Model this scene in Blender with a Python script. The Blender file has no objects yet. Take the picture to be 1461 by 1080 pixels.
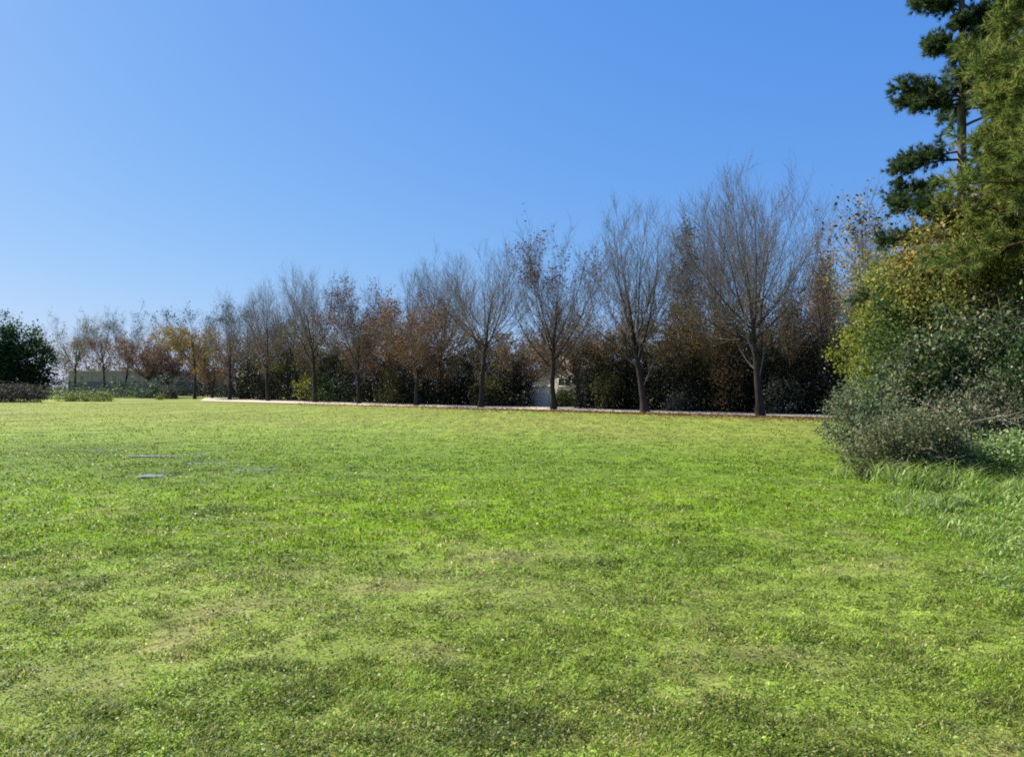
import bpy, math
import numpy as np
PI = math.pi
scene = bpy.context.scene
COL = scene.collection
RNG = np.random.default_rng(11)
F_PX, HZ, CAMH = 1100.0, 553.0, 1.6          # focal length and horizon row of the photograph (1461 px wide), eye height

# ------------------------------------------------------------------ survey: photo pixel -> place on the field
def ground(px, py):
    y = F_PX * CAMH / (py - HZ)
    return ((px - 730.5) / F_PX * y, y)
def X(px, y): return (px - 730.5) / F_PX * y
def H(py, y): return CAMH + (HZ - py) / F_PX * y
def lin(r, g, b):
    f = lambda c: (c / 255 / 12.92) if c / 255 <= .04045 else ((c / 255 + .055) / 1.055) ** 2.4
    return np.array([f(r), f(g), f(b)])

# ------------------------------------------------------------------ noise
def _hash(ix, iy, seed):
    h = (ix.astype(np.int64) * 374761393 + iy.astype(np.int64) * 668265263 + seed * 974711) & 0x7fffffff
    h = ((h ^ (h >> 13)) * 1274126177) & 0x7fffffff
    return ((h ^ (h >> 16)) & 0xffff) / 65535.0
def vnoise(x, y, seed=0):
    ix, iy = np.floor(x), np.floor(y)
    fx, fy = x - ix, y - iy
    fx, fy = fx * fx * (3 - 2 * fx), fy * fy * (3 - 2 * fy)
    a, b = _hash(ix, iy, seed), _hash(ix + 1, iy, seed)
    c, d = _hash(ix, iy + 1, seed), _hash(ix + 1, iy + 1, seed)
    return (a * (1 - fx) + b * fx) * (1 - fy) + (c * (1 - fx) + d * fx) * fy
def fbm(x, y, seed=0, o=4):
    s, a, t = 0, .5, 0
    for k in range(o):
        s = s + a * vnoise(x * 2 ** k + 17.3 * k, y * 2 ** k - 9.1 * k, seed + k); t += a; a *= .5
    return s / t
def sstep(e0, e1, x):
    t = np.clip((x - e0) / (e1 - e0), 0, 1); return t * t * (3 - 2 * t)
def unit(v): return v / np.maximum(np.linalg.norm(v, axis=-1, keepdims=True), 1e-9)
def rand_dir(n, rng=None):
    return unit((rng or RNG).normal(size=(n, 3)))

# ------------------------------------------------------------------ mesh building: a list of (verts, faces, material index, colours) becomes ONE object
def build(name, parts, mats, parent=None, smooth=False, loc=None):
    Vs, loops, starts, mi, cols, off, lo = [], [], [], [], [], 0, 0
    for V, Fc, m, C in parts:
        V = np.asarray(V, float).reshape(-1, 3); Fc = np.asarray(Fc, np.int64)
        if len(Fc) == 0: continue
        k = Fc.shape[1]
        Vs.append(V); loops.append((Fc + off).ravel()); starts.append(lo + np.arange(len(Fc)) * k)
        mi.append(np.full(len(Fc), m)); C = np.broadcast_to(np.asarray(C, float), (len(V), 3)); cols.append(C)
        off += len(V); lo += Fc.size
    V = np.concatenate(Vs); L = np.concatenate(loops); S = np.concatenate(starts); M = np.concatenate(mi); C = np.concatenate(cols)
    me = bpy.data.meshes.new(name)
    me.vertices.add(len(V)); me.vertices.foreach_set('co', V.astype(np.float32).ravel())
    me.loops.add(len(L)); me.loops.foreach_set('vertex_index', L.astype(np.int32))
    me.polygons.add(len(S)); me.polygons.foreach_set('loop_start', S.astype(np.int32))
    me.polygons.foreach_set('material_index', M.astype(np.int32))
    if smooth: me.polygons.foreach_set('use_smooth', np.ones(len(S), bool))
    at = me.attributes.new('tint', 'FLOAT_COLOR', 'POINT')
    at.data.foreach_set('color', np.concatenate([C, np.ones((len(C), 1))], 1).astype(np.float32).ravel())
    for m in mats: me.materials.append(m)
    me.update(calc_edges=True)
    o = bpy.data.objects.new(name, me); COL.objects.link(o)
    if parent is not None: o.parent = parent
    if loc is not None: o.location = loc
    return o
def tag(o, label, cat, group=None, kind=None):
    o['label'] = label; o['category'] = cat
    if group: o['group'] = group
    if kind: o['kind'] = kind
    return o
def thing(name, label, cat, loc, group=None):
    e = bpy.data.objects.new(name, None); COL.objects.link(e); e.location = loc; e.empty_display_size = .3
    return tag(e, label, cat, group)
def struct(o, kind='structure'): o['kind'] = kind; return o

# ------------------------------------------------------------------ tubes and branching, whole levels at once
def tubes(P, R, sides):
    N, K, _ = P.shape
    T = unit(np.gradient(P, axis=1))
    ref = np.where(np.abs(T[:, :1, 2:3]) > .9, np.array([1., 0, 0]), np.array([0, 0, 1.]))
    U = unit(np.cross(T, np.broadcast_to(ref, T.shape))); W = np.cross(T, U)
    a = np.arange(sides) * 2 * PI / sides
    ring = P[:, :, None] + R[:, :, None, None] * (np.cos(a)[:, None] * U[:, :, None] + np.sin(a)[:, None] * W[:, :, None])
    V = ring.reshape(-1, 3)
    n, k, s = np.meshgrid(np.arange(N), np.arange(K - 1), np.arange(sides), indexing='ij')
    b = (n * K + k) * sides; s2 = (s + 1) % sides
    Fc = np.stack([b + s, b + s2, b + sides + s2, b + sides + s], -1).reshape(-1, 4)
    return V, Fc
def grow(S, D, L, K, trop=0., wig=.1, rng=None):
    rng = rng or RNG
    P = [S]; d = unit(D); step = (L / (K - 1))[:, None]
    for k in range(K - 1):
        d = unit(d + rng.normal(size=d.shape) * wig + np.array([0, 0, 1.]) * trop)
        P.append(P[-1] + d * step)
    return np.stack(P, 1)
def offspring(P, R, n, t0, t1, a0, a1, rng=None):
    rng = rng or RNG
    N, K, _ = P.shape
    t = t0 + (t1 - t0) * (np.arange(n)[None] + rng.random((N, n))) / n
    i = np.repeat(np.arange(N), n); t = t.ravel()
    f = t * (K - 1); k = np.minimum(f.astype(int), K - 2); u = (f - k)[:, None]
    S = P[i, k] * (1 - u) + P[i, k + 1] * u
    r = R[i, k] * (1 - u[:, 0]) + R[i, k + 1] * u[:, 0]
    T = unit(P[i, k + 1] - P[i, k])
    az = np.tile(np.arange(n) * 2.4, N) + np.repeat(rng.random(N) * 6.28, n) + rng.normal(size=N * n) * .4
    ref = np.where(np.abs(T[:, 2:3]) > .9, np.array([1., 0, 0]), np.array([0, 0, 1.]))
    U = unit(np.cross(T, ref)); W = np.cross(T, U)
    an = (a0 + (a1 - a0) * rng.random(N * n))[:, None]
    D = np.cos(an) * T + np.sin(an) * (np.cos(az)[:, None] * U + np.sin(az)[:, None] * W)
    return S, D, r, t, i

def leaves(C, size, pal, aspect=.55, flat=0., rng=None, jit=.25, clump=None):
    """one folded leaf per centre; colours drawn from the species' palette"""
    rng = rng or RNG
    n = len(C)
    A = rand_dir(n, rng); Nn = rand_dir(n, rng); Nn[:, 2] = np.abs(Nn[:, 2]) + flat
    Nn = unit(Nn); A = unit(A - (A * Nn).sum(1, keepdims=True) * Nn); B = np.cross(Nn, A)
    s = (size * (.45 + 1.1 * rng.random(n) ** 1.5))[:, None]
    V = np.stack([C - A * s * .5, C + B * s * aspect * .5 + Nn * s * .12, C + A * s * .5, C - B * s * aspect * .5 + Nn * s * .12], 1)
    Fc = (np.arange(n) * 4)[:, None] + np.array([0, 1, 2, 3])
    pal = np.asarray(pal)
    if clump is None: idx = rng.integers(0, len(pal), n)
    else:
        idx = np.clip((clump + rng.normal(size=n) * .22) * len(pal), 0, len(pal) - 1e-3).astype(int)
    col = pal[idx] * (1 + jit * rng.normal(size=(n, 1))).clip(.4, 1.8)
    return V.reshape(-1, 3), Fc, np.repeat(col, 4, 0)

# ------------------------------------------------------------------ materials
def new_mat(name):
    m = bpy.data.materials.new(name); m.use_nodes = True
    nt = m.node_tree; nt.nodes.clear()
    return m, nt, nt.nodes.new, nt.links.new
def leaf_material(name, trans=.35, rough=.5, spec=.25):
    m, nt, N, L = new_mat(name)
    o = N('ShaderNodeOutputMaterial'); a = N('ShaderNodeAttribute'); a.attribute_name = 'tint'
    nz = N('ShaderNodeTexNoise'); nz.inputs['Scale'].default_value = 3.0
    geo = N('ShaderNodeNewGeometry'); L(geo.outputs['Position'], nz.inputs['Vector'])
    mr = N('ShaderNodeMapRange'); mr.inputs[3].default_value = .8; mr.inputs[4].default_value = 1.2; L(nz.outputs[0], mr.inputs[0])
    mx = N('ShaderNodeVectorMath'); mx.operation = 'SCALE'; L(a.outputs['Color'], mx.inputs[0]); L(mr.outputs[0], mx.inputs[3])
    p = N('ShaderNodeBsdfPrincipled'); L(mx.outputs[0], p.inputs['Base Color'])
    p.inputs['Roughness'].default_value = rough; p.inputs['Specular IOR Level'].default_value = spec
    t = N('ShaderNodeBsdfTranslucent'); L(mx.outputs[0], t.inputs['Color'])
    s = N('ShaderNodeMixShader'); s.inputs[0].default_value = trans
    L(p.outputs[0], s.inputs[1]); L(t.outputs[0], s.inputs[2]); L(s.outputs[0], o.inputs['Surface'])
    return m
def solid_material(name, scale=6., lo=.7, hi=1.25, rough=.9, bump=.0, stretch=(1, 1, 1), base=None):
    m, nt, N, L = new_mat(name)
    o = N('ShaderNodeOutputMaterial'); p = N('ShaderNodeBsdfPrincipled'); p.inputs['Roughness'].default_value = rough
    p.inputs['Specular IOR Level'].default_value = .2
    tc = N('ShaderNodeTexCoord'); mp = N('ShaderNodeMapping'); mp.inputs['Scale'].default_value = stretch
    L(tc.outputs['Object'], mp.inputs[0])
    nz = N('ShaderNodeTexNoise'); nz.inputs['Scale'].default_value = scale; nz.inputs['Detail'].default_value = 6; L(mp.outputs[0], nz.inputs['Vector'])
    mr = N('ShaderNodeMapRange'); mr.inputs[1].default_value = .3; mr.inputs[2].default_value = .7
    mr.inputs[3].default_value = lo; mr.inputs[4].default_value = hi; L(nz.outputs[0], mr.inputs[0])
    mx = N('ShaderNodeVectorMath'); mx.operation = 'SCALE'; L(mr.outputs[0], mx.inputs[3])
    if base is None:
        a = N('ShaderNodeAttribute'); a.attribute_name = 'tint'; L(a.outputs['Color'], mx.inputs[0])
    else: mx.inputs[0].default_value = tuple(base)
    L(mx.outputs[0], p.inputs['Base Color'])
    if bump:
        b = N('ShaderNodeBump'); b.inputs['Strength'].default_value = bump; b.inputs['Distance'].default_value = .05
        L(nz.outputs[0], b.inputs['Height']); L(b.outputs[0], p.inputs['Normal'])
    L(p.outputs[0], o.inputs['Surface'])
    return m
LEAF = leaf_material('foliage', .48, .5, .28)
DRY = leaf_material('dry_foliage', .42, .7, .15)
NEEDLE = leaf_material('needles', .42, .55, .2)
BLADE = leaf_material('grass_blades', .45, .5, .25)
BARK = solid_material('bark', 9, .6, 1.35, .95, .6, (1, 1, .25))
TWIG = solid_material('twigs', 4, .8, 1.2, .9)
SOIL = solid_material('lawn_soil', 7, .7, 1.3, .95, .5)
PATHM = solid_material('pale_gravel', 3, .85, 1.1, .95, .3)
RENDER = solid_material('weathered_render', 1.5, .85, 1.08, .9, .1)
WATER, _nt, _N, _L = new_mat('puddle_water')
_o = _N('ShaderNodeOutputMaterial'); _p = _N('ShaderNodeBsdfPrincipled'); _p.inputs['Base Color'].default_value = (.3, .3, .26, 1)
_p.inputs['Roughness'].default_value = .1; _nz = _N('ShaderNodeTexNoise'); _nz.inputs['Scale'].default_value = 14
_b = _N('ShaderNodeBump'); _b.inputs['Strength'].default_value = .015; _L(_nz.outputs[0], _b.inputs['Height']); _L(_b.outputs[0], _p.inputs['Normal']); _L(_p.outputs[0], _o.inputs['Surface'])

# ------------------------------------------------------------------ camera, light, sky
cam = bpy.data.objects.new('camera', bpy.data.cameras.new('camera')); COL.objects.link(cam)
cam.location = (0, 0, CAMH); cam.rotation_euler = (PI / 2 + math.atan((HZ - 540) / F_PX), 0, 0)
cam.data.sensor_width = 36; cam.data.lens = 36 * F_PX / 1461; cam.data.clip_end = 6000; cam.data.clip_start = .05
scene.camera = cam
SUN_AZ, SUN_EL = math.radians(-61), math.radians(38)      # from straight ahead (+Y), negative to the left
sun_dir = np.array([math.sin(SUN_AZ) * math.cos(SUN_EL), math.cos(SUN_AZ) * math.cos(SUN_EL), math.sin(SUN_EL)])
sl = bpy.data.lights.new('sun', 'SUN'); sl.energy = 4.8; sl.angle = math.radians(.53); sl.color = (1, .95, .86)
so = bpy.data.objects.new('sun', sl); COL.objects.link(so)
from mathutils import Vector
so.rotation_euler = Vector(sun_dir).to_track_quat('Z', 'Y').to_euler(); so.location = (-60, 30, 60)
w = bpy.data.worlds.new('World'); scene.world = w; w.use_nodes = True
nt = w.node_tree; bg = nt.nodes['Background']
sky = nt.nodes.new('ShaderNodeTexSky'); sky.sky_type = 'NISHITA'; sky.sun_disc = False
sky.sun_elevation = SUN_EL; sky.sun_rotation = SUN_AZ
sky.altitude = 0; sky.air_density = 1.0; sky.dust_density = .6; sky.ozone_density = 3.0
EXPO, SKY_STR = .85, .1
# the phone's tone curve flattens the sky: one response curve per channel
sep = nt.nodes.new('ShaderNodeSeparateColor'); com = nt.nodes.new('ShaderNodeCombineColor'); nt.links.new(sky.outputs[0], sep.inputs[0])
for ch, (g, k) in enumerate(((.9, .672), (.59, .748), (.225, .99))):
    a = nt.nodes.new('ShaderNodeMath'); a.operation = 'MULTIPLY'; a.inputs[1].default_value = .1; nt.links.new(sep.outputs[ch], a.inputs[0])
    p = nt.nodes.new('ShaderNodeMath'); p.operation = 'POWER'; p.inputs[1].default_value = g; nt.links.new(a.outputs[0], p.inputs[0])
    m = nt.nodes.new('ShaderNodeMath'); m.operation = 'MULTIPLY'; m.inputs[1].default_value = k / (SKY_STR * 2 ** EXPO); nt.links.new(p.outputs[0], m.inputs[0])
    nt.links.new(m.outputs[0], com.inputs[ch])
nt.links.new(com.outputs[0], bg.inputs['Color'])
bg.inputs['Strength'].default_value = SKY_STR
vs = scene.view_settings; vs.view_transform = 'Standard'; vs.look = 'None'; vs.exposure = EXPO; vs.gamma = 1; vs.use_curve_mapping = False
cy = scene.cycles; cy.max_bounces = 6; cy.diffuse_bounces = 3; cy.transmission_bounces = 3; cy.filter_width = 1.9; cy.use_denoising = False; cy.sample_clamp_indirect = 4

# ------------------------------------------------------------------ the lawn: what grows where
# (px, py, half width px, half height px, weight) seen in the photograph, put down as round patches of ground
STRAW = [(420,850,230,40,.55),(200,915,160,45,.6),(650,790,120,25,.5),(330,820,90,18,.4),(1180,940,130,22,.75),(1400,1060,120,45,.75),(1180,790,60,14,.5),
         (520,930,130,30,.45),(760,850,180,28,.35),(30,1060,120,40,.45),(850,990,140,30,.3),(1170,725,40,8,.5),(60,800,70,12,.4),(1320,920,90,18,.45),(700,1050,160,30,.35)]
LUSH = [(300,730,330,40,.9),(60,770,140,40,.6),(700,715,260,40,.7),(1050,720,200,40,.45),(560,760,140,24,.6),(60,700,120,25,.7),(1440,860,50,30,.8),(90,900,110,26,.4),(620,900,70,14,.4),(1420,960,60,20,.6)]
DARK = [(365,672,80,12,.5),(150,640,140,14,.45),(270,655,70,10,.5),(225,676,50,10,.6),(430,795,40,7,.8),(130,835,50,9,.6),(860,805,30,6,.9),(590,683,30,4,.8),(290,728,50,5,.8),(10,800,50,8,.7),(700,1030,90,20,.4),(400,950,60,14,.5),(1000,1000,100,20,.35),(480,705,40,6,.7)]
def patches(x, y, tab):
    s = np.zeros_like(x)
    for px, py, rx, ry, wgt in tab:
        gx, gy = ground(px, py); ex = rx / F_PX * gy; ey = gy * gy / (F_PX * CAMH) * ry
        s = s + wgt * np.exp(-(((x - gx) / ex) ** 2 + ((y - gy) / ey) ** 2))
    return s
C_LUSH, C_GREEN, C_OLIVE, C_STRAW, C_FAR, C_DARK = lin(120,147,24), lin(114,140,40), lin(144,160,66), lin(204,192,126), lin(130,137,54), lin(68,82,32)
def lawn_state(x, y):
    n1 = fbm(x * .55, y * .55, 3); n2 = fbm(x * 1.9, y * 1.9, 21, 3); n3 = fbm(x * .12, y * .12, 40, 3)
    n5 = fbm(x * 5.5, y * 5.5, 27, 3)
    straw = np.clip(patches(x, y, STRAW) * (.1 + .9 * n2) * (.1 + 1.6 * n5) + sstep(.52, .8, n2) * .45 * (1 - sstep(8, 16, y)), 0, 1)
    lush = np.clip(patches(x, y, LUSH) * (.4 + 1.1 * n1) + .35 * sstep(6.5, 9, y) * (1 - sstep(15, 26, y)), 0, 1)
    far = sstep(14, 42, y) * (.55 + .6 * n3) 
    far = np.clip(far + .5 * sstep(.5, .75, fbm(x * .25 + 3, y * .08, 77, 3)) * sstep(12, 25, y), 0, 1)
    dark = np.clip(patches(x, y, DARK) + .5 * sstep(.6, .8, fbm(x * 1.1 + 9, y * 1.1, 55, 3)) * (1 - sstep(14, 22, y)), 0, 1)
    return straw, lush, far, dark, n1
def lawn_colour(x, y):
    straw, lush, far, dark, n1 = lawn_state(x, y)
    near = (1 - sstep(5.5, 9, y))[:, None]
    c = C_GREEN * (1 - .75 * near) + C_OLIVE * .75 * near
    c = c * (1 - lush[:, None]) + C_LUSH * lush[:, None]
    c = c * (1 - far[:, None]) + C_FAR * far[:, None]
    c = c * (.48 + 1.1 * fbm(x * 7, y * 7, 29, 3))[:, None] * (.8 + .4 * fbm(x * 2.2, y * 2.2, 37, 3))[:, None]
    c = c * (1 - .7 * dark[:, None]) + C_DARK * .7 * dark[:, None]
    return c, straw
# three shallow wet hollows on the left, with standing water in the middle of them
HOLLOWS = [(218,676,.42,.3,.07),(352,670,.8,.22,.05),(130,641,1.6,.3,.045),(235,650,1.5,.3,.045),(300,660,.9,.25,.045),(480,708,.22,.1,.05)]
def relief(x, y):
    z = (fbm(x * .8, y * .8, 5, 3) - .5) * .07 * (1 - sstep(25, 50, y)) + (fbm(x * .1, y * .1, 8, 2) - .5) * .12 * (1 - sstep(40, 70, y))
    for px, py, rx, ry, dep in HOLLOWS:
        gx, gy = ground(px, py); q = np.exp(-(((x - gx) / (rx * 1.4)) ** 2 + ((y - gy) / (ry * 1.9)) ** 2)); z = z - dep * q + q * (fbm(x * 2.6, y * 2.6, 14, 2) - .5) * .06
    return z
def edges(lo, hi, near, step, grow_):
    out = [near[0]]; 
    v = near[0]; s = step
    while v < near[1]: v += step; out.append(v)
    while out[-1] < hi: s *= grow_; out.append(out[-1] + s)
    s = step
    while out[0] > lo: s *= grow_; out.insert(0, out[0] - s)
    return np.array(out)
gx = edges(-3000, 3000, (-14, 12), .14, 1.12); gy = edges(-60, 4000, (2, 24), .14, 1.1)
GX, GY = np.meshgrid(gx, gy); fx, fy = GX.ravel(), GY.ravel()
gc, gs = lawn_colour(fx, fy)
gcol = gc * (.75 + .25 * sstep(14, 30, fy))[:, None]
# the turf thins over straw and bare patches
gcol = gcol * (1 - .6 * gs[:, None]) + lin(140, 122, 84) * .6 * gs[:, None]
gcol *= (.85 + .3 * fbm(fx * .9, fy * .3, 91, 3))[:, None]
nx, ny = len(gx), len(gy)
ii, jj = np.meshgrid(np.arange(nx - 1), np.arange(ny - 1)); b = (jj * nx + ii).ravel()
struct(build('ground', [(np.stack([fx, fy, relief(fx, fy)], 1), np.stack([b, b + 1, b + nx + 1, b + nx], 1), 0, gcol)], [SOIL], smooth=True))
for px, py, rx, ry, dep in HOLLOWS:
    if True:
        cx, cy_ = ground(px, py); a = np.linspace(0, 2 * PI, 40, endpoint=False)
        rr = .2 + 1.2 * fbm(np.cos(a) * 1.6 + px, np.sin(a) * 1.6, 4, 3)
        z = float(relief(np.array([cx]), np.array([cy_]))[0]) + (.03 if dep > .06 else .016)
        V = np.stack([cx + np.cos(a) * rx * .8 * rr, cy_ + np.sin(a) * ry * rr, np.full(40, z)], 1)
        struct(build('puddle_water', [(V, np.arange(40)[None], 0, (0, 0, 0))], [WATER]))

# ------------------------------------------------------------------ grass blades
def blades(x, y, h, wd, col, rng, lean=.55):
    n = len(x); z = relief(x, y) - .004
    a = rng.random(n) * 2 * PI; fwd = np.stack([np.cos(a), np.sin(a)], 1); sd = np.stack([-fwd[:, 1], fwd[:, 0]], 1)
    le = (lean * (.3 + 2.2 * rng.random(n)))[:, None] * h[:, None]
    base = np.stack([x, y], 1); wdt = wd[:, None]
    V = np.zeros((n, 5, 3))
    V[:, 0, :2] = base - sd * wdt * .5; V[:, 1, :2] = base + sd * wdt * .5
    V[:, 2, :2] = base + sd * wdt * .42 + fwd * le * .35; V[:, 3, :2] = base - sd * wdt * .42 + fwd * le * .35
    V[:, 4, :2] = base + fwd * le
    V[:, 0, 2] = V[:, 1, 2] = z; V[:, 2, 2] = V[:, 3, 2] = z + h * .6; V[:, 4, 2] = z + h * (1 - .25 * rng.random(n))
    i = np.arange(n)[:, None] * 5
    V = V.reshape(-1, 3); C = np.repeat(col, 5, 0)
    return [(V, i + np.array([0, 1, 2, 3]), 0, C), (np.zeros((0, 3)), np.zeros((0, 3), int), 0, C[:0])], (V, i + np.array([3, 2, 4]), C)
def blade_parts(x, y, h, wd, col, rng, lean=.55):
    p, (V, T, C) = blades(x, y, h, wd, col, rng, lean)
    n = len(x)
    # one vertex block, quads for the shaft and a triangle for the tip; the tip repeats its three vertices
    V5 = V.reshape(n, 5, 3); tipV = V5[:, [3, 2, 4]].reshape(-1, 3)
    tipF = np.arange(n)[:, None] * 3 + np.array([0, 1, 2])
    V4 = V5[:, :4].reshape(-1, 3); F4 = np.arange(n)[:, None] * 4 + np.array([0, 1, 2, 3])
    return [(V4, F4, 0, np.repeat(col, 4, 0)), (tipV, tipF, 0, np.repeat(col, 3, 0))]
def in_path(x, y):        # beyond the near edge of the gravel strip
    d = F_PX * CAMH / np.maximum(y, .1); px = x / np.maximum(y, .1) * F_PX + 730.5
    return d < 18.5 + .0296 * (px - 300)
rng = np.random.default_rng(5)
NB = 430000
d = np.where(rng.random(NB) < .72, rng.uniform(38, 600, NB), np.exp(rng.uniform(math.log(22), math.log(120), NB)))
y = F_PX * CAMH / d; x = rng.uniform(-860, 860, NB) / F_PX * y + rng.normal(size=NB) * .5
keep = ~in_path(x, y)
x, y = x[keep], y[keep]
c, st = lawn_colour(x, y)
straw_, lush_, far_, dark_, _n = lawn_state(x, y)
bare = straw_ * (.35 + .5 * vnoise(x * 3, y * 3, 66)) 
keep = rng.random(len(x)) > bare * .75
for px, py, rx, ry, dep in HOLLOWS:
    hx, hy = ground(px, py); keep &= ~(((((x - hx) / (rx * .8)) ** 2 + ((y - hy) / ry) ** 2) < 1) & (rng.random(len(x)) < (.4 if px == 218 else .05)))
x, y, c, st, lush_ = x[keep], y[keep], c[keep], st[keep], lush_[keep]
tuft = .45 * fbm(x * 1.6, y * 1.6, 31, 3) + .55 * fbm(x * 6.5, y * 6.5, 33, 2); n = len(x)
h = (.011 + .032 * sstep(.38, .68, tuft) + .012 * lush_) * (.6 + .8 * rng.random(n)) * (1 - .35 * st)
wd = .0056 * (np.maximum(y, 3.2) / 3.6) ** .85 * (.7 + .7 * rng.random(n))
isst = rng.random(n) < (.06 + .55 * st)
c = np.where(isst[:, None], C_STRAW * (.65 + .5 * rng.random((n, 1))), c) * (.5 + 1.12 * rng.random((n, 1)))
c *= np.stack([.9 + .25 * rng.random(n), np.ones(n), .8 + .5 * rng.random(n)], 1)
tag(build('lawn_grass', blade_parts(x, y, h, wd, c, rng, .6), [BLADE]), 'short mottled green lawn grass with straw coloured patches covering the field', 'grass', kind='stuff')
# clover and small broad weeds between the blades
NC = 130000
d = rng.uniform(95, 600, NC); y = F_PX * CAMH / d; x = rng.uniform(-840, 840, NC) / F_PX * y
keep = rng.random(NC) < .25 + .75 * sstep(.4, .65, fbm(x * 1.3, y * 1.3, 12, 3)); x, y = x[keep], y[keep]
c, st = lawn_colour(x, y); n = len(x)
V, Fc, C_ = leaves(np.stack([x, y, relief(x, y) + .012 + .03 * rng.random(n)], 1), .019 * (np.maximum(y, 3.5) / 4) ** .75, np.array([[1, 1, 1.]]), .5, .8, rng)
cc = c * np.array([.98, 1.0, .95]) * (.5 + 1.2 * rng.random((n, 1))); pale = rng.random(n) < .07; cc[pale] = lin(190, 188, 140) * (.7 + .5 * rng.random((pale.sum(), 1)))
tag(build('clover', [(V, Fc, 0, np.repeat(cc, 4, 0))], [BLADE]), 'low clover and small broad leaved weeds mixed through the near lawn', 'weeds', kind='stuff')
# longer, cooler green grass against the scrub on the right
NT = 70000
d = rng.uniform(118, 330, NT); y = F_PX * CAMH / d; px = rng.uniform(1180, 1700, NT); x = X(px, y)
edge = (px - 1262) / 230 - (d - 118) / 190 + .9 * (fbm(x * 1.1, y * 1.1, 61, 3) - .5)
keep = rng.random(NT) < sstep(-.35, .35, edge) * (.35 + .9 * fbm(x * 2.2, y * 2.2, 63, 2)); x, y, d = x[keep], y[keep], d[keep]; n = len(x)
hh = (.04 + 0.2 * sstep(.35, .75, fbm(x * 1.5, y * 1.5, 71, 3)) * sstep(6, 12, y) + .22 * sstep(11, 13.5, y)) * (.5 + .8 * rng.random(n))
pal = np.array([lin(136, 160, 70), lin(158, 178, 92), lin(118, 146, 56), lin(184, 196, 130), lin(144, 166, 62)])
cc = pal[rng.integers(0, 5, n)] * (.35 + 1.3 * rng.random((n, 1))) * (.6 + .8 * fbm(x * 4, y * 4, 73, 2))[:, None]
tag(build('long_grass', blade_parts(x, y, hh, 0.011 * (y / 7) ** .6 * (.5 + 1.0 * rng.random(n)), cc, rng, .8), [BLADE]), 'longer cool green unmown grass in front of the scrub', 'grass', kind='stuff')

# ------------------------------------------------------------------ the gravel walk, its earth margin and fallen leaves
def strip(name, pts_near, pts_far, z, mat, col, wob=.25, seed=1):
    n = 60; t = np.linspace(0, 1, n); P = []
    for (a, bb) in (pts_near, pts_far):
        a, bb = np.array(ground(*a)), np.array(ground(*bb)); q = a + (bb - a) * t[:, None]
        nrm = np.array([-(bb - a)[1], (bb - a)[0]]); nrm /= np.linalg.norm(nrm)
        P.append(q + nrm * ((fbm(t * 25, t * 0 + seed + len(P), 9, 3) - .5) * 2 * wob)[:, None])
    V = np.concatenate([np.concatenate([q, np.full((n, 1), z)], 1) for q in P])
    i = np.arange(n - 1)
    return struct(build(name, [(V, np.stack([i, i + 1, n + i + 1, n + i], 1), 0, col)], [mat]))
strip('earth_margin', ((640, 583.0), (1330, 602.0)), ((560, 576), (1330, 594)), .045, SOIL, lin(132, 108, 78) * .8, .5, 3)
strip('gravel_path', ((285, 572.8), (1330, 600.4)), ((292, 567.5), (1330, 588.0)), .06, PATHM, lin(208, 192, 162), .35, 5)
def row_point(px, off=0.): return ground(px, 571 + .0304 * (px - 328) + off)
pal_fall = np.array([lin(112, 84, 58), lin(134, 106, 72), lin(92, 70, 52), lin(150, 124, 86), lin(100, 66, 52)])
NF = 5200; px = 420 + 800 * rng.random(NF) ** .8; off = np.abs(rng.normal(size=NF)) * 2.6 + np.where(rng.random(NF) < .04, -3, 1.0)
pts = np.array([row_point(a, b) for a, b in zip(px, off)])
V, Fc, C_ = leaves(np.concatenate([pts, .075 + .03 * rng.random((NF, 1))], 1), .13, pal_fall, .7, 1.6, rng)
tag(build('fallen_leaves', [(V, Fc, 0, C_)], [DRY]), 'brown fallen leaves scattered along the foot of the tree row', 'leaves', kind='stuff')

# ------------------------------------------------------------------ trees of the row
BROWN = np.array([lin(112, 84, 58), lin(134, 98, 62), lin(90, 70, 50), lin(150, 120, 80), lin(104, 92, 58)])
RUST = np.array([lin(116, 80, 56), lin(132, 94, 62), lin(94, 66, 50), lin(144, 112, 72), lin(110, 94, 58)])
WINE = np.array([lin(84, 50, 50), lin(100, 60, 56), lin(70, 46, 48), lin(112, 82, 74)])
OLIVE = np.array([lin(92, 96, 50), lin(112, 108, 58), lin(76, 84, 42), lin(130, 120, 66), lin(84, 78, 48)])
GOLD = np.array([lin(176, 144, 62), lin(158, 124, 56), lin(142, 128, 56), lin(190, 164, 86), lin(122, 106, 54)])
YGREEN = np.array([lin(136, 142, 50), lin(154, 156, 62), lin(112, 126, 44), lin(98, 112, 42), lin(168, 164, 84)])
DGREEN = np.array([lin(38, 58, 32), lin(52, 74, 38), lin(30, 46, 28), lin(64, 84, 46)])
GREY = np.array([lin(104, 108, 88), lin(128, 128, 108), lin(86, 92, 70), lin(92, 82, 68), lin(146, 142, 124)])
BARKC, TWIGC = lin(56, 48, 43), lin(122, 113, 107)


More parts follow.
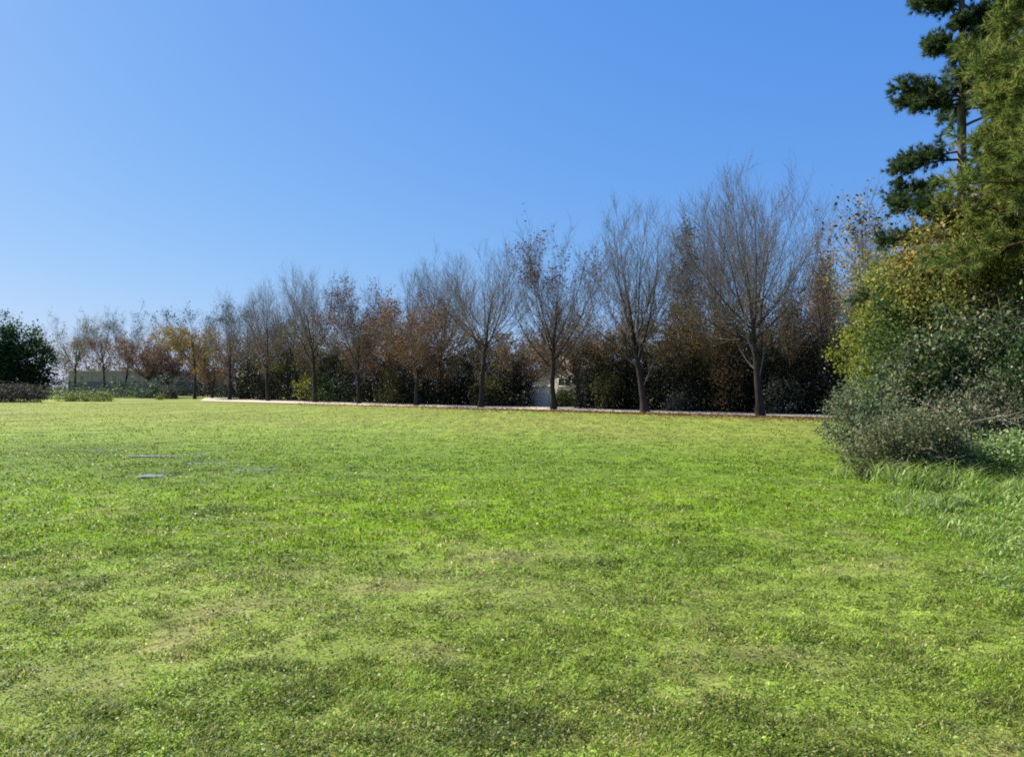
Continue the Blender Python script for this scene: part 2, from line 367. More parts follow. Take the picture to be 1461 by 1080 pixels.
def deciduous(name, label, cat, x, y, hgt, width, seed, group=None, fork=.24, twigs=1.0, lvs=(), trunk_r=.2, lean=0., limbs=14, barkc=None, twigc=None, trop=.08, wide=1.28, vase=(.28, .62)):
    """tapered trunk with ascending limbs (one mesh) and a crown of branches, twigs and leaves (one mesh)
       lvs: (count, palette, size, z0, z1, xc, xr) leaves on the twigs between two heights (share of the tree) and near one side"""
    rng = np.random.default_rng(seed)
    barkc = BARKC if barkc is None else barkc; twigc = TWIGC if twigc is None else twigc
    t = thing(name, label, cat, (x, y, 0), group)
    K = 10; fork = fork * rng.uniform(.85, 1.3); lead = .62 * hgt; width = width * wide * rng.uniform(.93, 1.08); lean = lean + rng.normal() * .025
    P0 = grow(np.zeros((1, 3)) + [0, 0, -.15], np.array([[lean, 0, 1.]]), np.array([lead]), K, .04, .045, rng)
    u = np.linspace(0, 1, K); R0 = trunk_r * (1.0 - .82 * u ** .9)[None] * np.where(u < .06, 1.35, 1)[None]
    S, D, r, tt, pi = offspring(P0, R0, limbs, fork / .62, .95, *vase, rng)
    az = np.arange(limbs) * 2.4 + rng.random() * 6.28 + rng.normal(size=limbs) * .3
    rho = width * .5 * (((np.arange(limbs) + .8) / limbs) ** .4)[rng.permutation(limbs)] * rng.uniform(.82, 1.05, limbs)
    out = np.stack([np.cos(az), np.sin(az)], 1); axis = P0[0, -1, :2] * .5
    ze = hgt * (1 - .42 * (rho / (width * .5)) ** 2.2) * rng.uniform(.86, .95, limbs)
    S[:, 2] = np.minimum(S[:, 2], fork * hgt + (.54 * hgt - fork * hgt) * (1 - rho / (width * .55)).clip(.02, 1) * rng.uniform(.7, 1.1, limbs))
    S[:, :2] = np.stack([np.interp(S[:, 2], P0[0, :, 2], P0[0, :, k]) for k in (0, 1)], 1)
    E = np.concatenate([axis + out * rho[:, None], ze[:, None]], 1)
    Q = np.concatenate([S[:, :2] + out * rho[:, None] * vase[1], (S[:, 2] + (ze - S[:, 2]) * .42)[:, None]], 1)
    tb = np.linspace(0, 1, 9)[None, :, None]
    P1 = S[:, None] * (1 - tb) ** 2 + Q[:, None] * 2 * tb * (1 - tb) + E[:, None] * tb ** 2
    P1 = P1 + np.cumsum(rng.normal(size=P1.shape) * .012 * hgt * .35, 1) * tb * np.array([1, 1, .3])
    R1 = np.minimum(r * .5, trunk_r * .4)[:, None] * (1 - .88 * np.linspace(0, 1, 9))[None]
    build('trunk', [(*tubes(P0, R0 * 1.15, 9), 0, barkc), (*tubes(P1, R1, 6), 0, barkc)], [BARK], t, True)
    PP = np.concatenate([P1, np.repeat(P0[:, -9:], 1, 0)]); RR = np.concatenate([R1, R0[:, -9:]])
    n2 = 13; S, D, r, tt, pi = offspring(PP, RR, n2, .1, 1., .3, .95, rng)
    L2 = hgt * .2 * (1.0 - .35 * tt) * (.6 + .7 * rng.random(len(S)))
    P2 = grow(S, D, L2, 6, trop * 2.2, .05, rng); R2 = np.minimum(r * .6, .035)[:, None] * (1 - .8 * np.linspace(0, 1, 6))[None]
    n3 = max(4, int(7 * twigs)); S, D, r, tt, pi = offspring(P2, R2, n3, .1, .98, .25, .6, rng)
    L3 = hgt * .085 * (1.1 - .5 * tt) * (.5 + .8 * rng.random(len(S)))
    P3 = grow(S, D, L3, 4, trop * .9, .05, rng); R3 = np.full((len(S), 1), .009) * (1 - .55 * np.linspace(0, 1, 4))[None]
    n4 = max(2, int(3 * twigs)); S, D, r, tt, pi = offspring(P3, R3, n4, .15, 1., .25, .6, rng)
    L4 = hgt * .05 * (.5 + .9 * rng.random(len(S)))
    P4 = grow(S, D, L4, 3, trop, .06, rng); R4 = np.full((len(S), 1), .0058) * (1 - .5 * np.linspace(0, 1, 3))[None]
    parts = []
    for P, R, s in ((P2, R2, 5), (P3, R3, 3), (P4, R4, 3)):
        V, Fc = tubes(P, R, s); parts.append((V, Fc, 0, twigc * (.8 + .4 * rng.random((len(P), 1))).repeat(P.shape[1] * s, 0)))
    tips = np.concatenate([P3[:, 1:].reshape(-1, 3), P4[:, 1:].reshape(-1, 3)])
    for cnt, pal, size, z0, z1, xc, xr in lvs:
        sc_ = tips[(tips[:, 2] > z0 * hgt) & (tips[:, 2] < z1 * hgt) & (np.abs(tips[:, 0] - xc * width) < xr * width)]
        if len(sc_) == 0: continue
        # leaves hang on in bunches
        hubs = sc_[rng.integers(0, len(sc_), max(6, cnt // 12))]
        C = hubs[rng.integers(0, len(hubs), cnt)] + rng.normal(size=(cnt, 3)) * .27
        parts.append((*leaves(C, size, pal, .6, 0, rng)[:2], 1, leaves(C, size, pal, .6, 0, np.random.default_rng(seed))[2]))
    build('crown', parts, [TWIG, DRY], t)
    return t

ROW = 'bare trees in the row along the gravel path'
def row_tree(px, top, width_px, seed, label, name='bare_tree', **k):
    x, y = row_point(px)
    deciduous(name, label, 'tree', x, y, H(top, y), width_px / F_PX * y, seed, ROW, **k)
row_tree(1085, 232, 185, 1, 'tallest bare tree, standing nearest the scrub on the right', twigs=1.1, limbs=17, trunk_r=.21, lvs=((700, BROWN, .11, .2, .5, 0, 1),))
row_tree(921, 282, 140, 2, 'bare upright tree with tan leaves low in its crown, left of the tallest tree', limbs=15, trunk_r=.23, lvs=((1500, BROWN, .11, .22, .52, -.1, .6), (250, GOLD, .1, .24, .45, 0, .8)))
row_tree(790, 330, 135, 3, 'bare tree with a cap of dark red leaves, in front of the white gable house', limbs=15, trunk_r=.2, lvs=((2200, WINE, .14, .7, 1.1, .12, .5), (1500, BROWN, .11, .24, .6, 0, 1)))
row_tree(686, 338, 150, 4, 'wide fan shaped bare tree just right of the grey pillar', limbs=15, trunk_r=.2, lvs=((900, BROWN, .11, .2, .5, 0, 1),), vase=(.35, .75))
row_tree(594, 418, 120, 5, 'shorter round crowned tree full of rust brown leaves', name='autumn_tree', limbs=14, trunk_r=.2, lvs=((7000, RUST, .15, .22, 1.1, 0, 1), (5000, BROWN, .13, .2, 1, 0, 1)), vase=(.5, 1.0))
row_tree(512, 398, 110, 6, 'tree with dark red brown leaves near its top, left of the rust crowned one', name='autumn_tree', limbs=14, trunk_r=.18, lvs=((4200, WINE, .16, .6, 1.1, .1, .6), (3600, BROWN, .13, .2, .7, 0, 1)))
row_tree(450, 374, 115, 7, 'tall bare tree with a narrow V fork, right of the slim bare tree', limbs=13, trunk_r=.24, lvs=((1400, OLIVE, .13, .2, .55, 0, 1),))
row_tree(383, 402, 75, 8, 'slim bare tree with a narrow crown, by the left part of the path', limbs=12, trunk_r=.2, lvs=((900, BROWN, .13, .2, .5, 0, 1),))
row_tree(328, 428, 80, 9, 'tree at the left start of the gravel path with scattered dark leaves on top', limbs=12, trunk_r=.2, lvs=((900, DGREEN, .17, .75, 1.1, -.1, .6), (900, BROWN, .14, .2, .6, 0, 1)))
# the row goes on, farther away, to the left
row_tree(278, 430, 101, 10, 'yellow brown tree with a gold lower crown, left of where the path starts', name='autumn_tree', limbs=12, trunk_r=.2, lvs=((6500, GOLD, .19, .12, .72, 0, 1), (900, DGREEN, .2, .8, 1.1, -.1, .7)))
row_tree(213, 468, 80, 12, 'low reddish brown tree with a leaning trunk in front of the long grey wall', name='autumn_tree', limbs=12, trunk_r=.26, lean=-.1, lvs=((6000, RUST, .2, .15, 1.1, 0, 1),), vase=(.5, .9), fork=.2)
row_tree(177, 440, 59, 13, 'slender tree with dark leaf tufts on top, left of the forked reddish brown tree', limbs=8, trunk_r=.22, lvs=((900, DGREEN, .2, .7, 1.1, 0, 1), (2200, RUST, .2, .2, .65, 0, 1)))
row_tree(152, 438, 57, 14, 'slender tree with a brown lower crown, just left of the grey one with leaf tufts', limbs=8, trunk_r=.22, lvs=((600, GREY, .2, .6, 1.1, 0, 1), (2600, RUST, .2, .2, .65, 0, 1)))
row_tree(108, 440, 80, 15, 'pale feathery tree beside the round dark evergreen on the far left', limbs=12, trunk_r=.24, lvs=((1500, GREY, .2, .4, 1.1, 0, 1), (1800, OLIVE, .2, .2, .7, 0, 1), (900, GOLD, .2, .2, .6, 0, 1), (700, YGREEN, .2, .75, 1.1, -.2, .6)))

# ------------------------------------------------------------------ second line of trees behind the path
def back_d(px): return 15.5 + .0262 * (px - 300)
def back_tree(px, top, width_px, seed, label, name='bare_tree', dd=0., grp='trees behind the gravel path', **k):
    if name == 'autumn_tree': k.setdefault('fork', .13); k['wide'] = 1.1; top += 26
    y = F_PX * CAMH / (back_d(px) + dd); deciduous(name, label, 'tree', X(px, y), y, H(top, y), width_px * 1.25 / F_PX * y, seed, grp, **{**k, 'lvs': tuple((int(l[0] * 2.0),) + tuple(l[1:]) for l in k.get('lvs', ()))})
back_tree(1022, 258, 100, 21, 'bare tree with fine grey twigs behind and left of the tallest tree', limbs=15, twigs=1.1, dd=-1.5)
back_tree(630, 350, 90, 25, 'tall thin bare tree behind the rust crowned tree, on its right', limbs=9)
back_tree(572, 372, 80, 26, 'thin bare tree behind the rust crowned tree, on its left', limbs=9)
back_tree(422, 382, 70, 27, 'thin bare tree behind and left of the V shaped tree', limbs=8)
back_tree(355, 405, 60, 28, 'faint bare tree behind the left start of the path', limbs=8)
back_tree(825, 425, 100, 31, 'brown autumn tree with a dark forked trunk beside the white gable house', name='autumn_tree', dd=-1, limbs=13, fork=.17, trunk_r=.24, vase=(.5, 1.), lvs=((5000, BROWN, .13, .25, 1.1, 0, 1), (800, GOLD, .12, .5, 1, .1, .6)))
back_tree(655, 452, 110, 32, 'brown leaved tree with olive tints behind the fan shaped tree', name='autumn_tree', limbs=13, trunk_r=.18, vase=(.5, 1.), lvs=((4500, BROWN, .14, .15, 1.1, 0, 1), (1800, OLIVE, .13, .15, 1, 0, 1)))
back_tree(735, 440, 100, 33, 'greyish brown leaved tree left of the house veranda', name='autumn_tree', limbs=13, trunk_r=.18, vase=(.5, 1.), lvs=((4500, BROWN, .13, .15, 1.1, 0, 1), (1200, GREY, .13, .3, 1, 0, 1)))
back_tree(893, 425, 100, 34, 'rust and gold leaved tree behind the upright row tree', name='autumn_tree', limbs=13, trunk_r=.18, vase=(.5, 1.), lvs=((2600, RUST, .12, .15, .95, 0, 1), (1600, GOLD, .12, .3, 1, 0, 1)))
back_tree(545, 430, 95, 35, 'brown leaved tree between the dark red and the rust crowned trees', name='autumn_tree', limbs=13, trunk_r=.18, vase=(.5, 1.), lvs=((4000, RUST, .15, .15, 1.1, 0, 1), (1600, BROWN, .15, .2, 1, 0, 1)))
back_tree(478, 448, 80, 36, 'olive brown tree between the V shaped and the dark red trees', name='autumn_tree', limbs=12, trunk_r=.18, vase=(.5, 1.), lvs=((3500, OLIVE, .16, .15, 1.1, 0, 1), (2500, BROWN, .16, .2, 1, 0, 1)))
back_tree(412, 438, 85, 37, 'olive tree with a yellow green glow low down, behind the slim bare tree', name='autumn_tree', limbs=12, trunk_r=.18, vase=(.5, 1.), lvs=((4000, OLIVE, .17, .12, 1.1, 0, 1), (1500, YGREEN, .17, .12, .5, .2, .5)))
back_tree(303, 462, 70, 38, 'dull brown tree behind the gold lower crowned one', name='autumn_tree', limbs=12, trunk_r=.18, vase=(.5, 1.), lvs=((3600, BROWN, .19, .1, 1.1, 0, 1),))
back_tree(240, 466, 60, 39, 'dark purple brown tree between the forked and the gold crowned trees', name='autumn_tree', dd=.5, limbs=12, trunk_r=.18, vase=(.5, 1.), lvs=((3000, WINE, .19, .1, 1.1, 0, 1), (1500, BROWN, .19, .1, 1, 0, 1)))
back_tree(1010, 395, 115, 40, 'dark brown tree with olive leaves just left of the tallest trunk', name='autumn_tree', limbs=14, trunk_r=.18, vase=(.5, 1.), lvs=((5500, BROWN, .12, .15, 1.1, 0, 1), (3500, OLIVE, .12, .15, 1, 0, 1)))
back_tree(1070, 430, 115, 41, 'olive brown tree directly behind the tallest trunk', name='autumn_tree', dd=-1.5, limbs=14, trunk_r=.18, vase=(.5, 1.), lvs=((5500, OLIVE, .12, .15, 1.1, 0, 1), (3500, BROWN, .12, .15, 1, 0, 1)))
back_tree(1140, 362, 130, 42, 'grey brown twiggy tree between the tallest tree and the scrub', name='autumn_tree', dd=-1, limbs=15, trunk_r=.18, vase=(.45, .9), lvs=((5500, BROWN, .11, .15, 1.1, 0, 1), (3000, GREY, .11, .15, 1, 0, 1), (1200, OLIVE, .11, .2, .9, 0, 1)))
back_tree(1192, 318, 90, 43, 'orange brown topped tree rising behind the yellow green shrub', name='autumn_tree', dd=-1, limbs=14, trunk_r=.18, vase=(.45, .9), lvs=((1300, RUST, .11, .55, 1.1, 0, 1), (900, GOLD, .11, .6, 1.1, 0, 1), (3000, BROWN, .11, .15, 1, 0, 1)))

# ------------------------------------------------------------------ evergreens, shrubs, hedges: clumped leaves round branching stems
def clumps(lobes, n, sigma, rng, per=26, rough=.3):
    """leaf positions in bunches over and through a set of ellipsoids"""
    lobes = np.array(lobes, float); vol = lobes[:, 3] * lobes[:, 4] + lobes[:, 3] * lobes[:, 5]
    m = max(8, n // per); k = rng.choice(len(lobes), m, p=vol / vol.sum())
    dr = rand_dir(m, rng); f = dr * 2.1
    bump = 1 + rough * (fbm(f[:, 0] + k * 7.1 + f[:, 2], f[:, 1] - f[:, 2] * 1.3, int(rng.integers(1e6)), 3) - .5) * 2
    rr = np.where(rng.random(m) < .72, .78 + .27 * rng.random(m), .3 + .55 * rng.random(m)) * bump
    hub = lobes[k, :3] + dr * rr[:, None] * lobes[k, 3:]
    j = rng.integers(0, m, n); tone = rng.random(m)
    C = hub[j] + rng.normal(size=(n, 3)) * sigma * (.6 + .8 * tone[j, None])
    C[:, 2] = np.abs(C[:, 2]) + .01
    return C, tone[j], hub
def stems(hub, rng, n=22, r=.03, col=None, K=5):
    base = np.array([0, 0, 0.]) + rng.normal(size=(n, 3)) * [.15, .15, 0]
    tip = hub[rng.integers(0, len(hub), n)] * .92
    t = np.linspace(0, 1, K)[None, :, None]; base = base + (tip - base) * [.35, .35, 0]
    P = base[:, None] * (1 - t) + tip[:, None] * t + rng.normal(size=(n, K, 3)) * .04 * np.linalg.norm(tip, axis=1)[:, None, None] * t * (1 - t) * 4
    P[:, 0, 2] = -.05
    R = r * (1 - .75 * np.linspace(0, 1, K))[None] * (.6 + .8 * rng.random((n, 1)))
    return (*tubes(P, R, 5), 0, BARKC * .8 if col is None else col)
def shrub(name, label, cat, x, y, lobes, n, size, pal, seed, group=None, sigma=.22, mat=None, stem_r=.03, nst=20, per=26, rough=.3, stemc=None, extra=(), shoots=0, shoot_len=.6, stem_name='stem', leaf_name='foliage', aspect=.55):
    rng = np.random.default_rng(seed)
    t = thing(name, label, cat, (x, y, 0), group)
    C, tone, hub = clumps(lobes, n, sigma, rng, per, rough)
    parts = [(*leaves(C, size, pal, aspect, 0, rng, clump=tone)[:2], 0, leaves(C, size, pal, aspect, 0, np.random.default_rng(seed + 1), clump=tone)[2])]
    for cnt, pal2, box in extra:
        c2, _t2, _h = clumps(box, cnt, sigma, rng, per, rough)
        parts.append((*leaves(c2, size, pal2, aspect, 0, rng)[:2], 0, leaves(c2, size, pal2, aspect, 0, np.random.default_rng(seed + 2))[2]))
    if shoots:
        k = rng.integers(0, len(hub), shoots); mid = np.mean(np.array(lobes)[:, :3], 0)
        D = unit((hub[k] - mid) / np.mean(np.array(lobes)[:, 3:], 0)) + rng.normal(size=(shoots, 3)) * .35; D[:, 2] += .35
        Ps = grow(hub[k], D, shoot_len * rng.uniform(.4, 1.3, shoots), 6, -.05, .12, rng)
        q = rng.random((shoots, 16)) * 4.999; qi = q.astype(int); qf = (q - qi)[..., None]; rr = np.arange(shoots)[:, None]
        cl = (Ps[rr, qi] * (1 - qf) + Ps[rr, qi + 1] * qf).reshape(-1, 3) + rng.normal(size=(shoots * 16, 3)) * size * .5
        cl[:, 2] = np.abs(cl[:, 2]) + .01
        lv_ = leaves(cl, size * .95, pal, aspect, 0, rng, jit=.35); parts.append((lv_[0], lv_[1], 0, lv_[2]))
        tb_ = tubes(Ps, np.full((shoots, 1), .005) * (1.3 - np.linspace(0, 1, 6))[None], 3); parts.append((*tb_, 0, (BARKC if stemc is None else stemc)))
    build(leaf_name, parts, [mat or LEAF], t)
    o = build(stem_name, [stems(hub, rng, nst, stem_r, stemc)], [BARK], t, True)
    if stem_name == 'stem': o['kind'] = 'stuff'
    return t, rng, hub

# round dark evergreen at the left edge
y = 118; shrub('evergreen_tree', 'round dark evergreen tree at the far left edge of the field', 'tree', X(18, y), y,
    [(0, 0, 6.2, 5.2, 4.5, 5.2), (-3.2, 0, 5.5, 3.5, 4, 4.6), (2.6, -.5, 5, 3.2, 3.5, 4.6), (0, 0, 2.4, 5, 4, 2.6)], 42000, .36,
    np.array([lin(26, 46, 28), lin(36, 58, 32), lin(50, 74, 36), lin(66, 92, 44)]), 51, sigma=.5, per=80, rough=.75, stem_r=.14, nst=14, stem_name='trunk', leaf_name='crown')
# narrow dark conifer behind the row
y = F_PX * CAMH / 29; hh = H(312, y)
shrub('conifer', 'narrow dark conifer rising between the bare trees left of the tallest one', 'tree', X(978, y), y,
    [(0, 0, hh * .2, 1.9, 1.8, hh * .2), (0, 0, hh * .42, 1.5, 1.4, hh * .2), (.1, 0, hh * .62, 1.1, 1.1, hh * .18), (.1, 0, hh * .8, .75, .75, hh * .14), (.15, 0, hh * .93, .35, .35, hh * .08)], 20000, .17,
    np.array([lin(44, 52, 34), lin(60, 64, 40), lin(78, 78, 48), lin(92, 84, 56)]), 52, sigma=.25, stem_r=.1, nst=10, stem_name='trunk', leaf_name='crown', rough=.5)

def hedge(name, label, px0, px1, top_px, seed, n, pal, dd=0., depth=3., size=.15, cat='hedge', mat=None, wob=.35):
    rng = np.random.default_rng(seed)
    lob = []; m = int((px1 - px0) / 14) + 2
    pxs = np.linspace(px0, px1, m); tp = top_px + rng.normal(size=m) * 9
    xs = []; 
    for a, tpx in zip(pxs, tp):
        y = F_PX * CAMH / (back_d(a) + dd); xs.append((X(a, y), y, max(.5, H(tpx, y))))
    ox, oy = xs[0][0], xs[0][1]
    for k, (hx, hy, hz) in enumerate(xs):
        wdt = 14 / F_PX * hy * 1.5
        lob.append((hx - ox, hy - oy + rng.normal() * .4, hz * .48, wdt * .8, depth * .5, hz * .52)); lob.append((hx - ox, hy - oy - .3, hz * .2, wdt * .8, depth * .5, hz * .22))
    t = thing(name, label, cat, (ox, oy, 0))
    C, tone, hub = clumps(lob, n, .3, rng, 26, wob)
    build('foliage', [(*leaves(C, size, pal, .6, 0, rng, clump=tone)[:2], 0, leaves(C, size, pal, .6, 0, np.random.default_rng(seed), clump=tone)[2])], [mat or LEAF], t)
    S = np.array(lob); base = np.repeat(S[:, :3], 4, 0) + rng.normal(size=(len(S) * 4, 3)) * [.5, .4, 0]; base[:, 2] = -.05
    P = grow(base, np.array([0, 0, 1.]) + rng.normal(size=base.shape) * .2, np.repeat(S[:, 5] * 1.5, 4), 6, .05, .12, rng)
    st_ = build('stem', [(*tubes(P, np.full((len(P), 1), .05) * (1 - .7 * np.linspace(0, 1, 6))[None], 5), 0, BARKC * .6)], [BARK], t, True); st_['kind'] = 'stuff'
DARKH = np.array([lin(22, 28, 20), lin(30, 37, 25), lin(40, 46, 29), lin(56, 58, 38)])
hedge('hedge', 'dark evergreen hedge behind the right part of the path, right of the white gable house', 832, 1215, 490, 61, 62000, DARKH, .5, 4)
hedge('hedge', 'dark evergreen hedge behind the left and middle path, left of the house veranda', 345, 742, 508, 62, 60000, DARKH, .3, 5, .2)
hedge('hedge', 'low blackish hedge far behind the gold crowned tree', 262, 345, 541, 63, 6000, DARKH, -2.5, 5, .28)
hedge('hedge', 'low grey green hedge in front of the long grey wall', 78, 235, 547, 64, 9000, np.array([lin(70, 82, 72), lin(88, 98, 86), lin(60, 74, 58), lin(90, 110, 70)]), 2.2, 4, .26)
# brambly low shrubs at the foot of the hedges
for k, (px, tp, wpx, pal, lab) in enumerate([(1120, 542, 40, GREY, 'grey green shrub in front of the dark hedge right of the tallest trunk'), (1040, 500, 34, BROWN, 'brown dry shrub in front of the dark hedge left of the tallest trunk'),
      (975, 562, 30, GREY, 'low greyish shrub at the foot of the dark hedge between the two right row trees'), (560, 532, 40, OLIVE, 'olive green shrub by the hedge behind the path, left of the rust crowned tree'), (478, 535, 40, DGREEN, 'dark green shrub right of the V shaped tree'),
      (806, 556, 22, YGREEN, 'green shrub under the window of the white gable house'), (700, 522, 36, OLIVE, 'olive shrub left of the house veranda'), (870, 520, 34, OLIVE, 'olive green shrub right of the white gable house'), (440, 528, 30, YGREEN, 'yellow green shrub behind the V shaped tree')]):
    y = F_PX * CAMH / (back_d(px) + (1.6 if px != 806 else -1.0)); hz = H(tp, y); r = wpx / F_PX * y * .6
    shrub('shrub', lab, 'shrub', X(px, y), y, [(0, 0, hz * .55, r, r * .8, hz * .5), (r * .5, 0, hz * .4, r * .8, r * .7, hz * .4), (-r * .6, .2, hz * .42, r * .7, r * .7, hz * .42)], 1800, .15, pal, 70 + k, 'shrubs behind the path', nst=10)
# a far wood closes the view behind everything
rng = np.random.default_rng(77)
lob = []
for px in range(92, 1330, 16):
    yy = 150 - 50 * (px - 225) / 1100 + rng.normal() * 5 + (60 if px < 335 else 0); hz = H((480 if px > 225 else 500) + rng.normal() * 12, yy); lob.append((X(px, yy), yy, hz * .5, 2.6, 3.5, hz * .52))
C, tone, hub = clumps(lob, 100000, .6, rng, 30, .35)
tag(build('distant_woods', [(*leaves(C, .42, np.concatenate([BROWN * .8, OLIVE * .7, BROWN * .6]), .6, 0, rng, clump=tone)[:2], 0, leaves(C, .42, np.concatenate([BROWN * .8, OLIVE * .7, BROWN * .6]), .6, 0, np.random.default_rng(3), clump=tone)[2])], [DRY]),
    'brown and olive wood far behind the hedges', 'wood', kind='stuff')

# ------------------------------------------------------------------ far left: bank, weeds, wall
y = 83; shrub('bramble_bank', 'low grey brown bramble bank at the left edge of the field', 'bush', X(28, y), y,
    [(0, 0, 1.0, 2.6, 1.3, 1.15), (-2.6, 0, 1.05, 2.6, 1.3, 1.2), (1.7, 0, .9, 1.5, 1.2, 1.1), (-5.5, 0, 1., 2.5, 1.2, 1.15)], 9000, .16, np.array([lin(70, 64, 58), lin(104, 98, 92), lin(56, 54, 46), lin(128, 122, 114), lin(60, 72, 44)]), 81, sigma=.2, mat=DRY, nst=40)
weed_pal = np.array([lin(112, 132, 60), lin(136, 146, 68), lin(90, 112, 50), lin(150, 148, 90)])
for k, (px, lab, wd_) in enumerate([(90, 'yellow green weed clump beside the grey brown bramble bank', 1.5), (118, 'yellow green weed clump, second from the bramble bank', 1.3), (147, 'small yellow green weed clump, farthest from the bramble bank', 1.1)]):
    y = 88; shrub('weed_clump', lab, 'weeds', X(px, y), y, [(0, 0, .45, wd_, .7, .55), (wd_ * .6, .2, .35, wd_ * .6, .6, .4)], 1500, .14, weed_pal, 84 + k, 'weed clumps at the far left', nst=12, stem_r=.01)
y = 108; shrub('shrub', 'small dark rounded bush alone on the grass in front of the gold crowned tree', 'shrub', X(243, y), y, [(0, 0, .9, 1.0, .9, .95), (.7, 0, .7, .7, .7, .8)], 1500, .17, np.array([lin(46, 50, 38), lin(66, 66, 52), lin(96, 94, 80)]), 88, nst=10)
y = 100; shrub('shrub', 'tiny dark plant on the grass left of the small rounded bush', 'shrub', X(229, y), y, [(0, 0, .35, .5, .4, .4)], 400, .14, np.array([lin(50, 60, 34), lin(130, 140, 60)]), 89, nst=6)

def boxes(*bs):
    V, Fc = [], []
    for k, (x0, x1, y0, y1, z0, z1) in enumerate(bs):
        V += [(x0, y0, z0), (x1, y0, z0), (x1, y1, z0), (x0, y1, z0), (x0, y0, z1), (x1, y0, z1), (x1, y1, z1), (x0, y1, z1)]
        Fc += [[k * 8 + i for i in q] for q in ((0, 3, 2, 1), (4, 5, 6, 7), (0, 1, 5, 4), (1, 2, 6, 5), (2, 3, 7, 6), (3, 0, 4, 7))]
    return np.array(V, float), np.array(Fc)
def box_obj(name, bs, col, parent, mat=None, bevel=.015):
    o = build(name, [(*boxes(*bs), 0, col)], [mat or RENDER], parent)
    if bevel:
        m = o.modifiers.new('soft edges', 'BEVEL'); m.width = bevel; m.segments = 2
    return o
def gable(x0, x1, y0, y1, ze, zr):
    xm = (x0 + x1) / 2
    V = np.array([(x0, y0, -.1), (x1, y0, -.1), (x1, y0, ze), (xm, y0, zr), (x0, y0, ze), (x0, y1, -.1), (x1, y1, -.1), (x1, y1, ze), (xm, y1, zr), (x0, y1, ze)], float)
    return [(V, np.array([[0, 1, 2, 4], [5, 9, 7, 6], [1, 6, 7, 2], [0, 4, 9, 5]]), 0, None), (V, np.array([[4, 2, 3], [9, 8, 7]]), 0, None)]

# long grey building/wall beyond the left trees
y = 172; xa, xb = X(98, y), X(332, y); L_ = xb - xa
t = thing('boundary_wall', 'long low grey brown boundary wall behind the far left trees', 'wall', (xa, y, 0))
box_obj('wall_panel', [(k * L_ / 7 + .03, (k + 1) * L_ / 7 - .03, 0, .4, -.1, H(531, y)) for k in range(7)], lin(168, 148, 126), t)
box_obj('coping', [(-.1, L_ + .1, -.12, .52, H(531, y) + .01, H(529, y) + .02)], lin(178, 160, 140), t)
box_obj('plinth', [(-.05, L_ + .05, -.14, -.005, -.1, H(545, y))], lin(112, 108, 100), t)
# small pale-roofed outbuilding left of the path
y = 150; xa, xb = X(338, y), X(392, y); ww = xb - xa
t = thing('outbuilding', 'low outbuilding with a pale roof behind the slim bare tree', 'building', (xa, y, 0))
box_obj('wall', [(0, ww, 0, 5, -.1, H(541, y))], lin(150, 138, 120), t)
V = np.array([(-.4, -.6, H(541, y)), (ww + .4, -.6, H(541, y)), (ww + .4, 2.5, H(530, y)), (-.4, 2.5, H(530, y)), (ww + .4, 5.6, H(541, y)), (-.4, 5.6, H(541, y))]); V2 = V + [0, 0, .15]
build('roof', [(np.concatenate([V, V2]), np.array([[6, 7, 8, 9], [9, 8, 10, 11], [0, 3, 2, 1], [3, 5, 4, 2], [0, 1, 7, 6], [5, 11, 10, 4], [0, 6, 9, 3], [3, 9, 11, 5], [1, 2, 8, 7], [2, 4, 10, 8]]), 0, lin(176, 170, 156))], [RENDER], t)
box_obj('door', [(ww * .3, ww * .3 + 1, -.04, -.004, 0, 2)], lin(70, 60, 52), t)

# white gable house seen between the trunks
y = 76.; xa, xb = X(763, y), X(821, y); ze, zr = H(538, y), H(511, y); wH = lin(236, 220, 192)
t = thing('house', 'small white gable house seen between two trunks behind the path', 'house', (xa, y, 0)); ww = (xb - xa) * 1.3; t.rotation_euler.z = -.72
parts = [(v, f, m, wH) for v, f, m, _ in gable(0, ww, 0, 6, ze, zr)]
build('wall', parts, [RENDER], t)
rc = lin(150, 128, 110)
def slab(p, q, y0, y1, th):
    (xa_, za), (xb_, zb) = p, q
    V = np.array([(xa_, y0, za), (xb_, y0, zb), (xb_, y1, zb), (xa_, y1, za), (xa_, y0, za + th), (xb_, y0, zb + th), (xb_, y1, zb + th), (xa_, y1, za + th)])
    return V, np.array([(0, 3, 2, 1), (4, 5, 6, 7), (0, 1, 5, 4), (1, 2, 6, 5), (2, 3, 7, 6), (3, 0, 4, 7)])
ov = .3; sl_ = (zr - ze) / (ww / 2)
A = slab((-ov, ze - ov * sl_ + .01), (ww / 2 - .002, zr + .01), -.3, 6.3, .14); B = slab((ww / 2 + .002, zr + .01), (ww + ov, ze - ov * sl_ + .01), -.3, 6.3, .14)
build('roof', [(*A, 0, rc), (*B, 0, rc)], [RENDER], t)
wx0, wx1 = ww * .58, ww * .86; wz0, wz1 = H(550.5, y), H(541, y)
f = box_obj('window', [(wx0 - .08, wx0, -.05, .03, wz0 - .08, wz1 + .08), (wx1, wx1 + .08, -.05, .03, wz0 - .08, wz1 + .08), (wx0, wx1, -.05, .03, wz1, wz1 + .08), (wx0, wx1, -.05, .03, wz0 - .08, wz0), ((wx0 + wx1) / 2 - .03, (wx0 + wx1) / 2 + .03, -.05, .03, wz0, wz1)], lin(190, 190, 178), t, bevel=0)
GLASS = solid_material('dark_glass', 2, .9, 1.1, .12, 0, base=(.02, .028, .022))
box_obj('pane', [(wx0, wx1, -.012, -.004, wz0, wz1)], (0, 0, 0), f, GLASS, 0)
dx0 = ww * .6
